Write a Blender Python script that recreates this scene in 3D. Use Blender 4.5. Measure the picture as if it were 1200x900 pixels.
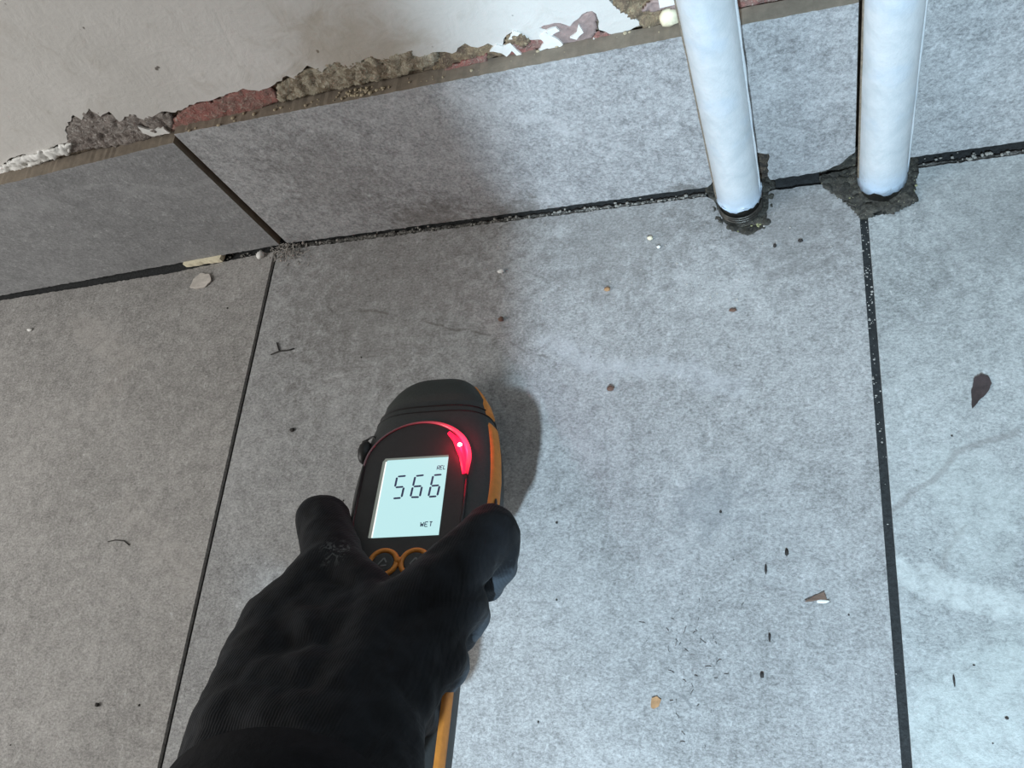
import bpy, bmesh, math, random
from mathutils import Vector, Matrix, noise as mnoise
from mathutils.geometry import tessellate_polygon
random.seed(7)
SC = bpy.context.scene
for o in list(bpy.data.objects): bpy.data.objects.remove(o)
COL = SC.collection

# ---------------------------------------------------------------- camera
CAMR = Matrix(((0.93801042, -0.04859651, -0.34318338),
               (0.08948915, -0.92259704, 0.37524179),
               (-0.33485541, -0.3826919, -0.86105677)))   # world <- (right, down, forward)
CAMH = 0.36389
FPX = 990.0
cd = bpy.data.cameras.new('camera'); cam = bpy.data.objects.new('camera', cd); COL.objects.link(cam)
rot = Matrix((( CAMR[0][0], -CAMR[0][1], -CAMR[0][2]),
              ( CAMR[1][0], -CAMR[1][1], -CAMR[1][2]),
              ( CAMR[2][0], -CAMR[2][1], -CAMR[2][2])))
cam.matrix_world = Matrix.Translation((0, 0, CAMH)) @ rot.to_4x4()
cd.sensor_fit = 'HORIZONTAL'; cd.sensor_width = 36.0; cd.lens = FPX / 1200 * 36
cd.clip_start = 0.005; cd.clip_end = 50
SC.camera = cam
# ---------------------------------------------------------------- world, lights, exposure
wd = bpy.data.worlds.new('room_light'); SC.world = wd; wd.use_nodes = True
bg = wd.node_tree.nodes['Background']; bg.inputs[0].default_value = (1.0, 0.94, 0.88, 1); bg.inputs[1].default_value = 0.17
def light(name, typ, loc, target, power, color, **kw):
    l = bpy.data.lights.new(name, typ); l.energy = power; l.color = color
    for k, v in kw.items(): setattr(l, k, v)
    o = bpy.data.objects.new(name, l); COL.objects.link(o); o.location = loc
    o.rotation_euler = (Vector(target) - Vector(loc)).to_track_quat('-Z', 'Y').to_euler()
    return o
light('daylight_from_left', 'AREA', (-1.10, -0.30, 0.58), (-0.30, 0.18, 0), 9, (1.0, 0.985, 0.96), shape='RECTANGLE', size=0.45, size_y=0.6)  # soft fill from the left, its source out of view
light('hand_torch', 'SPOT', (0.008, -0.42, 0.52), (0.075, 0.17, 0), 34, (0.64, 0.84, 1.0), spot_size=math.radians(58), spot_blend=0.35, shadow_soft_size=0.011)
SC.view_settings.view_transform = 'Standard'; SC.view_settings.look = 'None'
SC.view_settings.exposure = 0.0; SC.view_settings.gamma = 1.0; SC.view_settings.use_curve_mapping = False

# ---------------------------------------------------------------- helpers
def S(c):  # srgb 0..255 -> linear
    return tuple(((x/255)/12.92 if x/255 <= 0.04045 else ((x/255+0.055)/1.055)**2.4) for x in c) + (1,)
def ray(px, py): return CAMR @ Vector((px-600, py-450, FPX))
def on_floor(px, py, z=0.0):
    r = ray(px, py); t = (z-CAMH)/r.z; return Vector((0, 0, CAMH)) + r*t
def yp(x): return 0.2705 + 0.025*x            # face of the plaster
def on_wall(px, py):
    r = ray(px, py); t = 0.2705/(r.y-0.025*r.x); q = r*t; return (q.x, q.z+CAMH)
def obj(name, bm, mat, parent=None, smooth=False, recalc=True):
    if recalc: bmesh.ops.recalc_face_normals(bm, faces=bm.faces)
    me = bpy.data.meshes.new(name); bm.to_mesh(me); bm.free()
    if smooth:
        for p in me.polygons: p.use_smooth = True
    mats = mat if isinstance(mat, (list, tuple)) else [mat]
    for m in mats: me.materials.append(m)
    o = bpy.data.objects.new(name, me); COL.objects.link(o)
    if parent: o.parent = parent
    return o
def tag(o, label=None, cat=None, group=None, kind=None):
    if label: o['label'] = label
    if cat: o['category'] = cat
    if group: o['group'] = group
    if kind: o['kind'] = kind
    return o
def empty(name, loc=(0, 0, 0), rotm=None):
    o = bpy.data.objects.new(name, None); COL.objects.link(o); o.empty_display_size = 0.02
    if rotm is None: o.location = loc
    else: o.matrix_world = Matrix.Translation(loc) @ rotm.to_4x4()
    return o
def prism(bm, poly, z0, z1, f=lambda x, y, z: Vector((x, y, z)), jag=0.0, step=None, seed=0, mi_side=0, mi_top=0):
    """extrude a 2-D outline; f maps (a,b,h) to space"""
    rnd = random.Random(seed); pts = []
    n = len(poly)
    for i in range(n):
        a = Vector(poly[i][:2]); b = Vector(poly[(i+1) % n][:2]); d = b-a
        k = max(1, int(d.length/step)) if step else 1
        j = jag if len(poly[i]) < 3 else poly[i][2]
        if j == 0: k = 1
        for q in range(k):
            p = a+d*(q/k)
            if q and j: p = p + Vector((-d.y, d.x)).normalized()*rnd.uniform(-j, j)
            pts.append(p)
    lo = [bm.verts.new(f(p.x, p.y, z0)) for p in pts]; hi = [bm.verts.new(f(p.x, p.y, z1)) for p in pts]
    for tri in tessellate_polygon([[Vector((p.x, p.y, 0)) for p in pts]]):
        if len(set(tri)) == 3:
            t = bm.faces.new([hi[q] for q in tri]); t.material_index = mi_top; bm.faces.new([lo[q] for q in tri[::-1]])
    m = len(pts)
    for i in range(m):
        s = bm.faces.new((lo[i], lo[(i+1) % m], hi[(i+1) % m], hi[i])); s.material_index = mi_side
def box(bm, x0, x1, y0, y1, z0, z1): prism(bm, [(x0, y0), (x1, y0), (x1, y1), (x0, y1)], z0, z1)
def tube(bm, pts, rad, seg=10, caps=True):
    pts = [Vector(p) for p in pts]; rads = rad if isinstance(rad, (list, tuple)) else [rad]*len(pts)
    rings = []; up = None
    for i, p in enumerate(pts):
        d = (pts[min(i+1, len(pts)-1)]-pts[max(i-1, 0)]).normalized()
        if up is None: up = d.orthogonal().normalized()
        up = (up-d*up.dot(d)).normalized(); s = d.cross(up)
        rings.append([bm.verts.new(p+(up*math.cos(t)+s*math.sin(t))*rads[i]) for t in [2*math.pi*k/seg for k in range(seg)]])
    for a, b in zip(rings, rings[1:]):
        for k in range(seg): bm.faces.new((a[k], a[(k+1) % seg], b[(k+1) % seg], b[k]))
    if caps: bm.faces.new(rings[0][::-1]); bm.faces.new(rings[-1])
def ball(bm, c, r, sub=2, sc=(1, 1, 1)):
    m = Matrix.Translation(c) @ Matrix.Diagonal((r*sc[0], r*sc[1], r*sc[2], 1))
    bmesh.ops.create_icosphere(bm, subdivisions=sub, radius=1, matrix=m)

# ---------------------------------------------------------------- material helpers
class NT:
    def __init__(s, name):
        s.m = bpy.data.materials.new(name); s.m.use_nodes = True; s.t = s.m.node_tree
        s.b = s.t.nodes['Principled BSDF']
    def n(s, typ, **kw):
        o = s.t.nodes.new(typ)
        for k, v in kw.items():
            if k.startswith('i_'): o.inputs[int(k[2:])].default_value = v
            else: setattr(o, k, v)
        return o
    def l(s, a, b): s.t.links.new(a, b)
    def noise(s, vec, scale, detail=4, rough=0.55, dist=0.0):
        o = s.n('ShaderNodeTexNoise'); o.inputs['Scale'].default_value = scale; o.inputs['Detail'].default_value = detail
        o.inputs['Roughness'].default_value = rough; o.inputs['Distortion'].default_value = dist
        s.l(vec, o.inputs['Vector']); return o.outputs[0]
    def math(s, op, a, b=None, c=None):
        o = s.n('ShaderNodeMath', operation=op)
        for i, x in enumerate((a, b, c)):
            if x is None: continue
            if isinstance(x, (int, float)): o.inputs[i].default_value = x
            else: s.l(x, o.inputs[i])
        return o.outputs[0]
    def rng(s, v, a, b, c=0.0, d=1.0, smooth=False):
        o = s.n('ShaderNodeMapRange'); o.inputs[1].default_value = a; o.inputs[2].default_value = b
        o.inputs[3].default_value = c; o.inputs[4].default_value = d
        if smooth: o.interpolation_type = 'SMOOTHSTEP'
        s.l(v, o.inputs[0]); return o.outputs[0]
    def mix(s, fac, a, b, mode='MIX'):
        o = s.n('ShaderNodeMix', data_type='RGBA', blend_type=mode)
        for i, x in ((0, fac), (6, a), (7, b)):
            if isinstance(x, (tuple, float, int)): o.inputs[i].default_value = x
            else: s.l(x, o.inputs[i])
        return o.outputs[2]
    def bump(s, h, strength=0.3, dist=0.001):
        o = s.n('ShaderNodeBump'); o.inputs['Strength'].default_value = strength; o.inputs['Distance'].default_value = dist
        s.l(h, o.inputs['Height']); s.l(o.outputs[0], s.b.inputs['Normal']); return o
    def vec(s, off=(0, 0, 0), scale=(1, 1, 1)):
        tc = s.n('ShaderNodeTexCoord'); mp = s.n('ShaderNodeMapping'); mp.inputs['Location'].default_value = off; mp.inputs['Scale'].default_value = scale
        s.l(tc.outputs['Object'], mp.inputs[0]); return mp.outputs[0]
    def segs(s, vec, lines, width, wob=0.004, wscale=60):
        """mask that is 1 along the given polylines (a vein or hairline crack in the tile print)"""
        w = s.n('ShaderNodeTexNoise'); w.inputs['Scale'].default_value = wscale; w.inputs['Detail'].default_value = 5; s.l(vec, w.inputs['Vector'])
        d1 = s.n('ShaderNodeVectorMath', operation='SUBTRACT'); s.l(w.outputs[1], d1.inputs[0]); d1.inputs[1].default_value = (.5, .5, .5)
        d2 = s.n('ShaderNodeVectorMath', operation='SCALE'); s.l(d1.outputs[0], d2.inputs[0]); d2.inputs['Scale'].default_value = wob*2
        d3 = s.n('ShaderNodeVectorMath', operation='ADD'); s.l(vec, d3.inputs[0]); s.l(d2.outputs[0], d3.inputs[1])
        out = None
        for a, b in lines:
            a = Vector(a); b = Vector(b); L = (b-a).length; u = (b-a)/L
            q = s.n('ShaderNodeVectorMath', operation='SUBTRACT'); s.l(d3.outputs[0], q.inputs[0]); q.inputs[1].default_value = a
            dt = s.n('ShaderNodeVectorMath', operation='DOT_PRODUCT'); s.l(q.outputs[0], dt.inputs[0]); dt.inputs[1].default_value = u
            cl = s.n('ShaderNodeClamp'); cl.inputs[1].default_value = 0; cl.inputs[2].default_value = L; s.l(dt.outputs['Value'], cl.inputs[0])
            sc = s.n('ShaderNodeVectorMath', operation='SCALE'); sc.inputs[0].default_value = u; s.l(cl.outputs[0], sc.inputs['Scale'])
            df = s.n('ShaderNodeVectorMath', operation='DISTANCE'); s.l(q.outputs[0], df.inputs[0]); s.l(sc.outputs[0], df.inputs[1])
            out = df.outputs['Value'] if out is None else s.math('MINIMUM', out, df.outputs['Value'])
        return s.rng(out, width*0.3, width, 1.0, 0.0, True)
def plain(name, col, rough=0.6, metal=0.0, nscale=0, namp=0.25, bump=0.0, spec=0.5, coat=0.0):
    t = NT(name); t.b.inputs['Roughness'].default_value = rough; t.b.inputs['Metallic'].default_value = metal
    t.b.inputs['Specular IOR Level'].default_value = spec; t.b.inputs['Coat Weight'].default_value = coat
    c = S(col); t.b.inputs['Base Color'].default_value = c
    if nscale:
        v = t.vec(); f = t.noise(v, nscale, 6, 0.65)
        lo = tuple(x*(1-namp) for x in c[:3])+(1,); hi = tuple(min(1, x*(1+namp)) for x in c[:3])+(1,)
        t.l(t.mix(t.rng(f, 0.3, 0.7), lo, hi), t.b.inputs['Base Color'])
        if bump: t.bump(f, bump, 0.001)
    return t.m
def emis(name, col, k):
    t = NT(name); t.b.inputs['Base Color'].default_value = (0.02, 0.02, 0.02, 1); t.b.inputs['Emission Color'].default_value = col
    t.b.inputs['Emission Strength'].default_value = k; t.b.inputs['Roughness'].default_value = 0.4; return t.m

def mottled(name, c1, c2, c3):
    t = NT(name); v = t.vec(); a = t.noise(v, 150, 6, .7, 1.0); b = t.noise(v, 420, 5, .7, 1.5)
    c = t.mix(t.rng(a, .42, .58), S(c1), S(c2)); c = t.mix(t.math('MULTIPLY', t.rng(b, .52, .62), .8), c, S(c3))
    t.l(c, t.b.inputs['Base Color']); t.b.inputs['Roughness'].default_value = .9; t.bump(t.math('ADD', a, b), .9, .0015); return t.m
def tile_mat(name, off, dark=(124, 123, 122), light=(170, 171, 171), fine=0.55, veins=(), cracks=(), stains=(), patch=0.0, con=0.73):
    t = NT(name); v = t.vec(off); w = t.vec()
    big = t.noise(v, 16, 5, 0.55, 0.6); mid = t.noise(v, 140, 6, 0.74, 0.4); fin = t.noise(t.vec(off, (1, 1.4, 1)), 620, 4, 0.85, 0.3)
    a = t.math('MULTIPLY_ADD', t.rng(mid, .34, .66), 0.28, t.math('MULTIPLY', t.rng(big, .3, .7), 0.20+patch))
    f = t.math('MULTIPLY_ADD', t.rng(fin, .36, .64), 0.52, a)
    col = t.mix(f, S(tuple(x*con for x in dark)), S(tuple(x*(1+(1-con)*.62) for x in light)))
    # pale flecks of the stone print
    fl = t.noise(t.vec(off, (1.6, 1, 1)), 380, 3, 0.65, 1.0); mk = t.math('MULTIPLY', t.rng(fl, .58, .68), t.rng(mid, .42, .60))
    col = t.mix(t.math('MULTIPLY', mk, 0.6), col, S((206, 207, 208)))
    dk = t.rng(t.noise(v, 400, 4, 0.75, 0.8), .58, .70); col = t.mix(t.math('MULTIPLY', dk, 0.30), col, S((88, 88, 88)))
    for lines, width, amt, c in veins:
        col = t.mix(t.math('MULTIPLY', t.math('MULTIPLY', t.segs(w, lines, width*1.3, 0.010, 80), t.rng(mid, .36, .56, .45, 1.0)), amt), col, S(c))
    for lines, width, amt, c in cracks:
        col = t.mix(t.math('MULTIPLY', t.segs(w, lines, width, 0.006, 45), amt), col, S(c))
    for cen, r, amt, c in stains:     # dirt with a shape of its own
        d = t.n('ShaderNodeVectorMath', operation='DISTANCE'); t.l(w, d.inputs[0]); d.inputs[1].default_value = cen
        m_ = t.rng(t.math('MULTIPLY_ADD', t.rng(mid, .3, .7, -.5, .5), r*0.9, d.outputs['Value']), r*0.3, r, 1, 0, True)
        col = t.mix(t.math('MULTIPLY', m_, amt), col, S(c))
    t.l(col, t.b.inputs['Base Color']); t.b.inputs['Roughness'].default_value = 0.62; t.b.inputs['Specular IOR Level'].default_value = 0.3
    h = t.math('MULTIPLY_ADD', fin, 0.6, mid); t.bump(h, 0.5, 0.0009)
    return t.m
def seg_px(pts, z=0.0):
    q = [on_floor(x, y, z) for x, y in pts]; return list(zip(q, q[1:]))
def F2(px, py): p = on_floor(px, py); return (p.x, p.y)

# ================================================================ FLOOR
M_grout = plain('dark_grout', (44, 46, 47), 0.85, nscale=700, namp=0.5, bump=0.6)
M_tile_mid = tile_mat('stone_print_tile_middle', (3.1, 1.2, 0),
    veins=[(seg_px([(640, 400), (700, 432), (780, 430), (860, 455)]), 0.006, 0.35, (190, 192, 196))],
    cracks=[(seg_px([(415, 362), (490, 375), (545, 388), (600, 404), (650, 424)]), 0.0011, 0.55, (92, 88, 84)),
            (seg_px([(740, 380), (765, 340), (790, 330)]), 0.0022, 0.25, (105, 105, 106)),
            (seg_px([(735, 770), (770, 800), (800, 815), (835, 870)]), 0.0009, 0.45, (100, 102, 104)),
            (seg_px([(590, 470), (630, 520), (700, 545)]), 0.001, 0.4, (105, 104, 104))],
    stains=[((-0.1, 0.245, 0), 0.06, 0.28, (112, 108, 104)), ((-0.225, 0.225, 0), 0.09, 0.25, (100, 92, 84)), ((-0.01, 0.235, 0), 0.045, 0.35, (104, 102, 100)), (tuple(on_floor(830, 590)), 0.02, 0.35, (120, 124, 128))])
M_tile_left = tile_mat('stone_print_tile_left', (7.7, 4.1, 0), dark=(123, 121, 118), light=(166, 164, 161),
    veins=[(seg_px([(90, 380), (150, 420), (120, 470)]), 0.010, 0.22, (182, 176, 170)), (seg_px([(150, 600), (230, 680)]), 0.012, 0.25, (184, 180, 175))])
M_tile_right = tile_mat('stone_print_tile_right', (5.2, 9.4, 0), dark=(126, 129, 129), light=(166, 170, 170), patch=0.10,
    veins=[(seg_px([(1055, 665), (1110, 690), (1200, 712), (1300, 735)]), 0.006, 0.6, (208, 214, 212)), (seg_px([(1120, 560), (1165, 600), (1150, 640)]), 0.014, 0.35, (196, 204, 202)),
           (seg_px([(1120, 860), (1200, 800)]), 0.022, 0.45, (200, 209, 206))],
    cracks=[(seg_px([(1030, 610), (1090, 562), (1125, 525), (1190, 505)]), 0.0022, 0.45, (122, 120, 118)), (seg_px([(1130, 600), (1180, 598), (1215, 612)]), 0.0018, 0.5, (120, 110, 104)),
            (seg_px([(1035, 368), (1110, 380), (1180, 372)]), 0.001, 0.35, (120, 122, 124)), (seg_px([(1100, 690), (1110, 640), (1135, 598)]), 0.0014, 0.3, (124, 122, 118))],
    stains=[((0.075, 0.23, 0), 0.05, 0.25, (112, 114, 114))])
M_tile_other = tile_mat('stone_print_tile', (1.0, 1.0, 0))
bm = bmesh.new(); box(bm, -1.35, 1.05, -1.0, 0.34, -0.02, -0.0022)
floor = obj('floor', bm, M_grout); tag(floor, kind='structure')
GL, GR = -0.3075, 0.02246      # joints
def floor_tile(poly, mat):
    bm = bmesh.new(); prism(bm, poly, -0.009, 0.0, jag=0, step=0.0018, seed=len(bpy.data.objects))
    o = obj('floor_tile', bm, mat, floor)
    b = o.modifiers.new('edge', 'BEVEL'); b.width = 0.0005; b.segments = 2; b.limit_method = 'ANGLE'; b.angle_limit = 0.9
    return o
YB = 0.2560; YF = YB-0.600
J = 0.00035
# third value on a corner = raggedness of the edge that starts there
mid = [(GL+.0014, YF, 0), (GR-.0018, YF, 0), (GR-.0018, F2(1008, 250)[1], .0006), F2(1000, 240)+(.0007,), F2(985, 222)+(.0006,), F2(978, 214)+(.0007,), (F2(960, 211)[0], YB-.001, .0004),
       (F2(905, 215)[0], YB-.001, .0005), F2(901, 225)+(.0005,), F2(899, 252)+(.0006,), F2(896, 266)+(.0005,), F2(884, 273)+(.0005,), F2(864, 272)+(.0006,), F2(850, 262)+(.0006,), F2(843, 247)+(.0006,), F2(836, 234)+(.0006,),
       (F2(828, 228)[0], YB, J), (GL+.0014, YB-.0008, 0)]
floor_tile(mid, M_tile_mid)
right = [(GR+.0018, YF, 0), (GR+.330-.0014, YF, 0), (GR+.330-.0014, 0.2625, J), (F2(1075, 190)[0], 0.2575, J), F2(1066, 204)+(.0006,), F2(1070, 232)+(.0006,), F2(1052, 244)+(.0006,), F2(1022, 252)+(.0006,), (GR+.0018, F2(1012, 252)[1], 0)]
floor_tile(right, M_tile_right)
left = [(GL-.330+.0014, YF, 0), (GL-.0014, YF, 0), (GL-.0014, YB-.001, J), (F2(200, 320)[0], F2(200, 320)[1], J), (GL-.330+.0014, F2(-20, 352)[1]-.006, J)]
floor_tile(left, M_tile_left)
for i in (-3, -2, 1, 2):
    x0 = GL+.330*(i+0) if i < 0 else GR+.330*i
    if i == -2: x0 = GL-.660
    if i == -3: x0 = GL-.990
    floor_tile([(x0+.0014, YF, 0), (x0+.330-.0014, YF, 0), (x0+.330-.0014, YB-.014 if i < 0 else YB+.004, 0), (x0+.0014, YB-.030 if i < 0 else YB+.004, 0)], M_tile_other)
for i in range(-3, 3):
    x0 = GL+.330*i
    floor_tile([(x0+.0014, YF-.603, 0), (x0+.330-.0014, YF-.603, 0), (x0+.330-.0014, YF-.003, 0), (x0+.0014, YF-.003, 0)], M_tile_other)

# rough dark mortar round the pipe feet
M_mortar = NT('damp_mortar'); v = M_mortar.vec(); f = M_mortar.noise(v, 420, 6, 0.7, 1.0); g = M_mortar.noise(v, 900, 3, .6)
c = M_mortar.mix(M_mortar.rng(f, .35, .68), S((38, 38, 36)), S((84, 82, 74)))
c = M_mortar.mix(M_mortar.rng(g, .66, .72), c, S((170, 168, 140)))
M_mortar.l(c, M_mortar.b.inputs['Base Color']); M_mortar.b.inputs['Roughness'].default_value = 0.6; M_mortar.bump(f, 0.8, 0.0015); M_mortar = M_mortar.m
def rough_patch(name, poly, z, amp, mat, parent, seed=0, f=lambda x, y, z: Vector((x, y, z)), cell=0.0008, thick=0.004, dome=None):
    """a bumpy slab filling a 2-D outline"""
    xs = [p[0] for p in poly]; ys = [p[1] for p in poly]
    def inside(x, y):
        r = False; n = len(poly); j = n-1
        for i in range(n):
            xi, yi, xj, yj = poly[i][0], poly[i][1], poly[j][0], poly[j][1]
            if (yi > y) != (yj > y) and x < (xj-xi)*(y-yi)/(yj-yi)+xi: r = not r
            j = i
        return r
    bm = bmesh.new(); grid = {}
    def V(i, j):
        if (i, j) not in grid:
            x = min(xs)+i*cell; y = min(ys)+j*cell
            x += cell*.5*mnoise.noise(Vector((i*1.7, j*1.3, seed))); y += cell*.5*mnoise.noise(Vector((i*1.1, j*1.9, seed+9)))
            h = z+amp*(mnoise.noise(Vector((x*260, y*260, seed)))+.6*mnoise.noise(Vector((x*700, y*700, seed))))
            if dome: h += dome(x, y)
            grid[(i, j)] = bm.verts.new(f(x, y, h))
        return grid[(i, j)]
    for i in range(int((max(xs)-min(xs))/cell)+1):
        for j in range(int((max(ys)-min(ys))/cell)+1):
            x = min(xs)+(i+.5)*cell; y = min(ys)+(j+.5)*cell
            if inside(x, y): bm.faces.new((V(i, j), V(i+1, j), V(i+1, j+1), V(i, j+1)))
    o = obj(name, bm, mat, parent, smooth=True)
    s = o.modifiers.new('slab', 'SOLIDIFY'); s.thickness = thick; s.offset = 0
    return o
rough_patch('mortar_patch', [F2(828, 216), F2(908, 206), F2(904, 258), F2(894, 272), F2(862, 279), F2(842, 260), F2(830, 236)], -0.0022, 0.0011, M_mortar, floor, 1, dome=lambda x, y: 0.0)
rough_patch('mortar_patch', [F2(960, 206), F2(1075, 184), F2(1072, 238), F2(1046, 250), F2(1008, 256), F2(985, 232), F2(965, 220)], -0.0012, 0.0011, M_mortar, floor, 2,
            dome=lambda x, y: 0.0028*math.exp(-((x-.031)**2+(y-.249)**2)/(.0008**1*.25)) if True else 0)

# ================================================================ SKIRTING TILES
def bm_slab_poly(poly, y_front, slope, x_ref, thick, lean=0.0):
    """outline in (x,z), front face on y = y_front + slope*(x-x_ref) + lean*z"""
    bm = bmesh.new()
    f = lambda x, z, h: Vector((x, y_front+slope*(x-x_ref)+lean*z+h, z))
    prism(bm, poly, 0.0, thick, f=f, step=0.002, seed=len(poly)+len(bpy.data.objects))
    bmesh.ops.recalc_face_normals(bm, faces=bm.faces)
    for fc in bm.faces:
        if fc.normal.z > 0.7 or abs(fc.normal.x) > .7: fc.material_index = 1
    return bm
M_seal = mottled('grey_joint_filler', (112, 110, 106), (62, 62, 60), (160, 158, 152))
rough_patch('joint_filler', [(-.292, .2562), (-.05, .2568), (-.05, .2592), (-.292, .2588)], -.0016, .0012, M_seal, floor, 5, cell=.0009, thick=.001)
rough_patch('joint_filler', [(.046, .2580), (.30, .2625), (.30, .2650), (.046, .2605)], -.0020, .0010, M_seal, floor, 6, cell=.0009, thick=.001)
M_bisc = plain('tile_cut_edge', (126, 116, 103), 0.9, nscale=180, namp=0.2, bump=0.3)
def wx(pts, y): # pixels on the skirting face -> (x, z) polylines as 3-D points
    out = []
    for px, py in pts:
        r = ray(px, py); t = y/r.y; q = r*t; out.append(Vector((q.x, y, q.z+CAMH)))
    return list(zip(out, out[1:]))
M_sk_mid = tile_mat('stone_print_skirting_middle', (2.3, 6.1, 3.0), dark=(122, 122, 123), light=(172, 173, 174),
    veins=[(wx([(520, 110), (600, 130), (700, 165), (730, 172)], .2585), 0.0035, 0.4, (196, 197, 198))],
    stains=[((-0.20, 0.259, 0.004), 0.030, 0.45, (86, 78, 70)), ((-0.15, 0.259, 0.002), 0.022, 0.4, (92, 86, 76)), ((-0.06, 0.26, 0.0), 0.014, 0.5, (84, 80, 74)), ((-0.235, 0.259, 0.055), 0.045, 0.22, (112, 108, 104))])
M_sk_left = tile_mat('stone_print_skirting_left', (9.3, 2.1, 3.0), dark=(112, 113, 114), light=(160, 161, 162), con=.93,
    veins=[(wx([(-10, 243), (45, 235), (75, 213), (110, 216), (165, 220), (205, 227), (230, 222), (256, 212)], .2545), 0.0032, 0.45, (168, 169, 170)),
           (wx([(-10, 250), (60, 232)], .2525), 0.008, 0.4, (160, 161, 162)), (wx([(190, 300), (250, 288), (275, 292)], .2560), 0.007, 0.3, (160, 161, 162))])
M_sk_right = tile_mat('stone_print_skirting_right', (4.3, 8.1, 3.0), dark=(124, 126, 128), light=(176, 178, 179))
skirt = bmesh.new()
prism(skirt, [(-1.3, .262), (-.43, .262), (-.30, .2655), (.04, .2690), (1.0, .290), (1.0, .32), (-1.3, .32)], -0.002, 0.099)
skirt = obj('baseboard_back', skirt, plain('tile_adhesive', (112, 104, 92), 0.95, nscale=200, namp=0.3, bump=0.5)); tag(skirt, kind='structure')
def sk_tile(poly, *a, mat=None, **k):
    o = obj('skirting_tile', bm_slab_poly(poly, *a, **k), [mat, M_bisc], skirt)
    b = o.modifiers.new('edge', 'BEVEL'); b.width = 0.0004; b.segments = 1; b.limit_method = 'ANGLE'; b.angle_limit = 0.9
    return o
sk_tile([(-.2993, .0012, J), (-.0490, .0028, .0006), (-.0455, .0075, .0006), (-.0430, .0180, .0006), (-.0265, .0270, .0004), (-.0255, .0262, .0004), (-.0178, .0225, .0005), (-.0195, .0055, .0006), (-.0185, .0022, .0005), (.0010, .0028, .0006), (.0085, .0045, .0006), (.0150, .0090, .0006), (.0200, .0150, 0), (.0200, .1048, J*.6), (-.2975, .1046, 0)],
        .2592, .0045, -.159, .0085, mat=M_sk_mid)
sk_tile([(.0222, .0135, .0006), (.0300, .0070, .0006), (.0430, .0035, J), (.345, .0015, 0), (.345, .1046, J*.6), (.0222, .1048, 0)], .2610, .022, .0212, .0085, mat=M_sk_right)
sk_tile([(-.630, .0045, J), (-.3035, .0030, 0), (-.3010, .1005, J*.6), (-.630, .0995, 0)], .2572, .062, -.300, .0085, mat=M_sk_left)
sk_tile([(-.965, .003, 0), (-.633, .003, 0), (-.633, .1040, 0), (-.965, .1040, 0)], .2360, .03, -.633, .0085, mat=M_sk_left)
sk_tile([(.348, .0015, 0), (.69, .0015, 0), (.69, .1045, 0), (.348, .1045, 0)], .2680, .022, .348, .0085, mat=M_sk_right)

rough_patch('mortar_patch', [(-.030, -.001), (-.0165, -.001), (-.0165, .0275), (-.030, .0285)], .0, .0012, mottled('dark_brown_mortar', (84, 72, 62), (52, 48, 44), (118, 108, 92)), skirt, 7, f=lambda x, z, h: Vector((x, .2636-h, z)), cell=.001, thick=.001)
rough_patch('mortar_patch', [(.004, -.001), (.024, -.001), (.024, .017), (.014, .012)], .0, .0010, M_mortar, skirt, 9, f=lambda x, z, h: Vector((x, .2630-h, z)), cell=.001, thick=.001)
# ================================================================ WALL: substrate, paint layer, exposed patches
t = NT('exposed_render'); v = t.vec(); a = t.noise(v, 60, 6, .65, .8); b = t.noise(v, 300, 6, .7, 1.0)
c = t.mix(t.rng(a, .35, .65), S((120, 104, 88)), S((164, 148, 128))); c = t.mix(t.rng(b, .55, .7), c, S((96, 84, 74))); c = t.mix(t.rng(t.noise(v, 210, 4, .6, 1.5), .62, .68), c, S((204, 190, 160)))
t.l(c, t.b.inputs['Base Color']); t.b.inputs['Roughness'].default_value = .9; t.bump(t.math('ADD', a, b), .9, .002); M_render = t.m
bm = bmesh.new()
prism(bm, [(-1.3, .095), (1.0, .095), (1.0, 1.0), (-1.3, 1.0)], 0.0, 0.05, f=lambda x, z, h: Vector((x, yp(x)+.0022+h, z)))
wall = obj('wall_back', bm, M_render); tag(wall, kind='structure')
def wallf(d): return lambda x, z, h: Vector((x, yp(x)+d-h, z))
t = NT('cream_painted_plaster'); v = t.vec(); a = t.noise(v, 9, 5, .55, .5); b = t.noise(v, 70, 6, .6, .6); d = t.noise(v, 260, 5, .6)
c = t.mix(t.rng(a, .35, .65), S((198, 196, 191)), S((215, 213, 209))); c = t.mix(t.math('MULTIPLY', t.rng(b, .56, .74), .35), c, S((170, 164, 152)))
c = t.mix(t.rng(t.noise(v, 150, 2, .5), .74, .77), c, S((110, 104, 98)))
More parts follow.
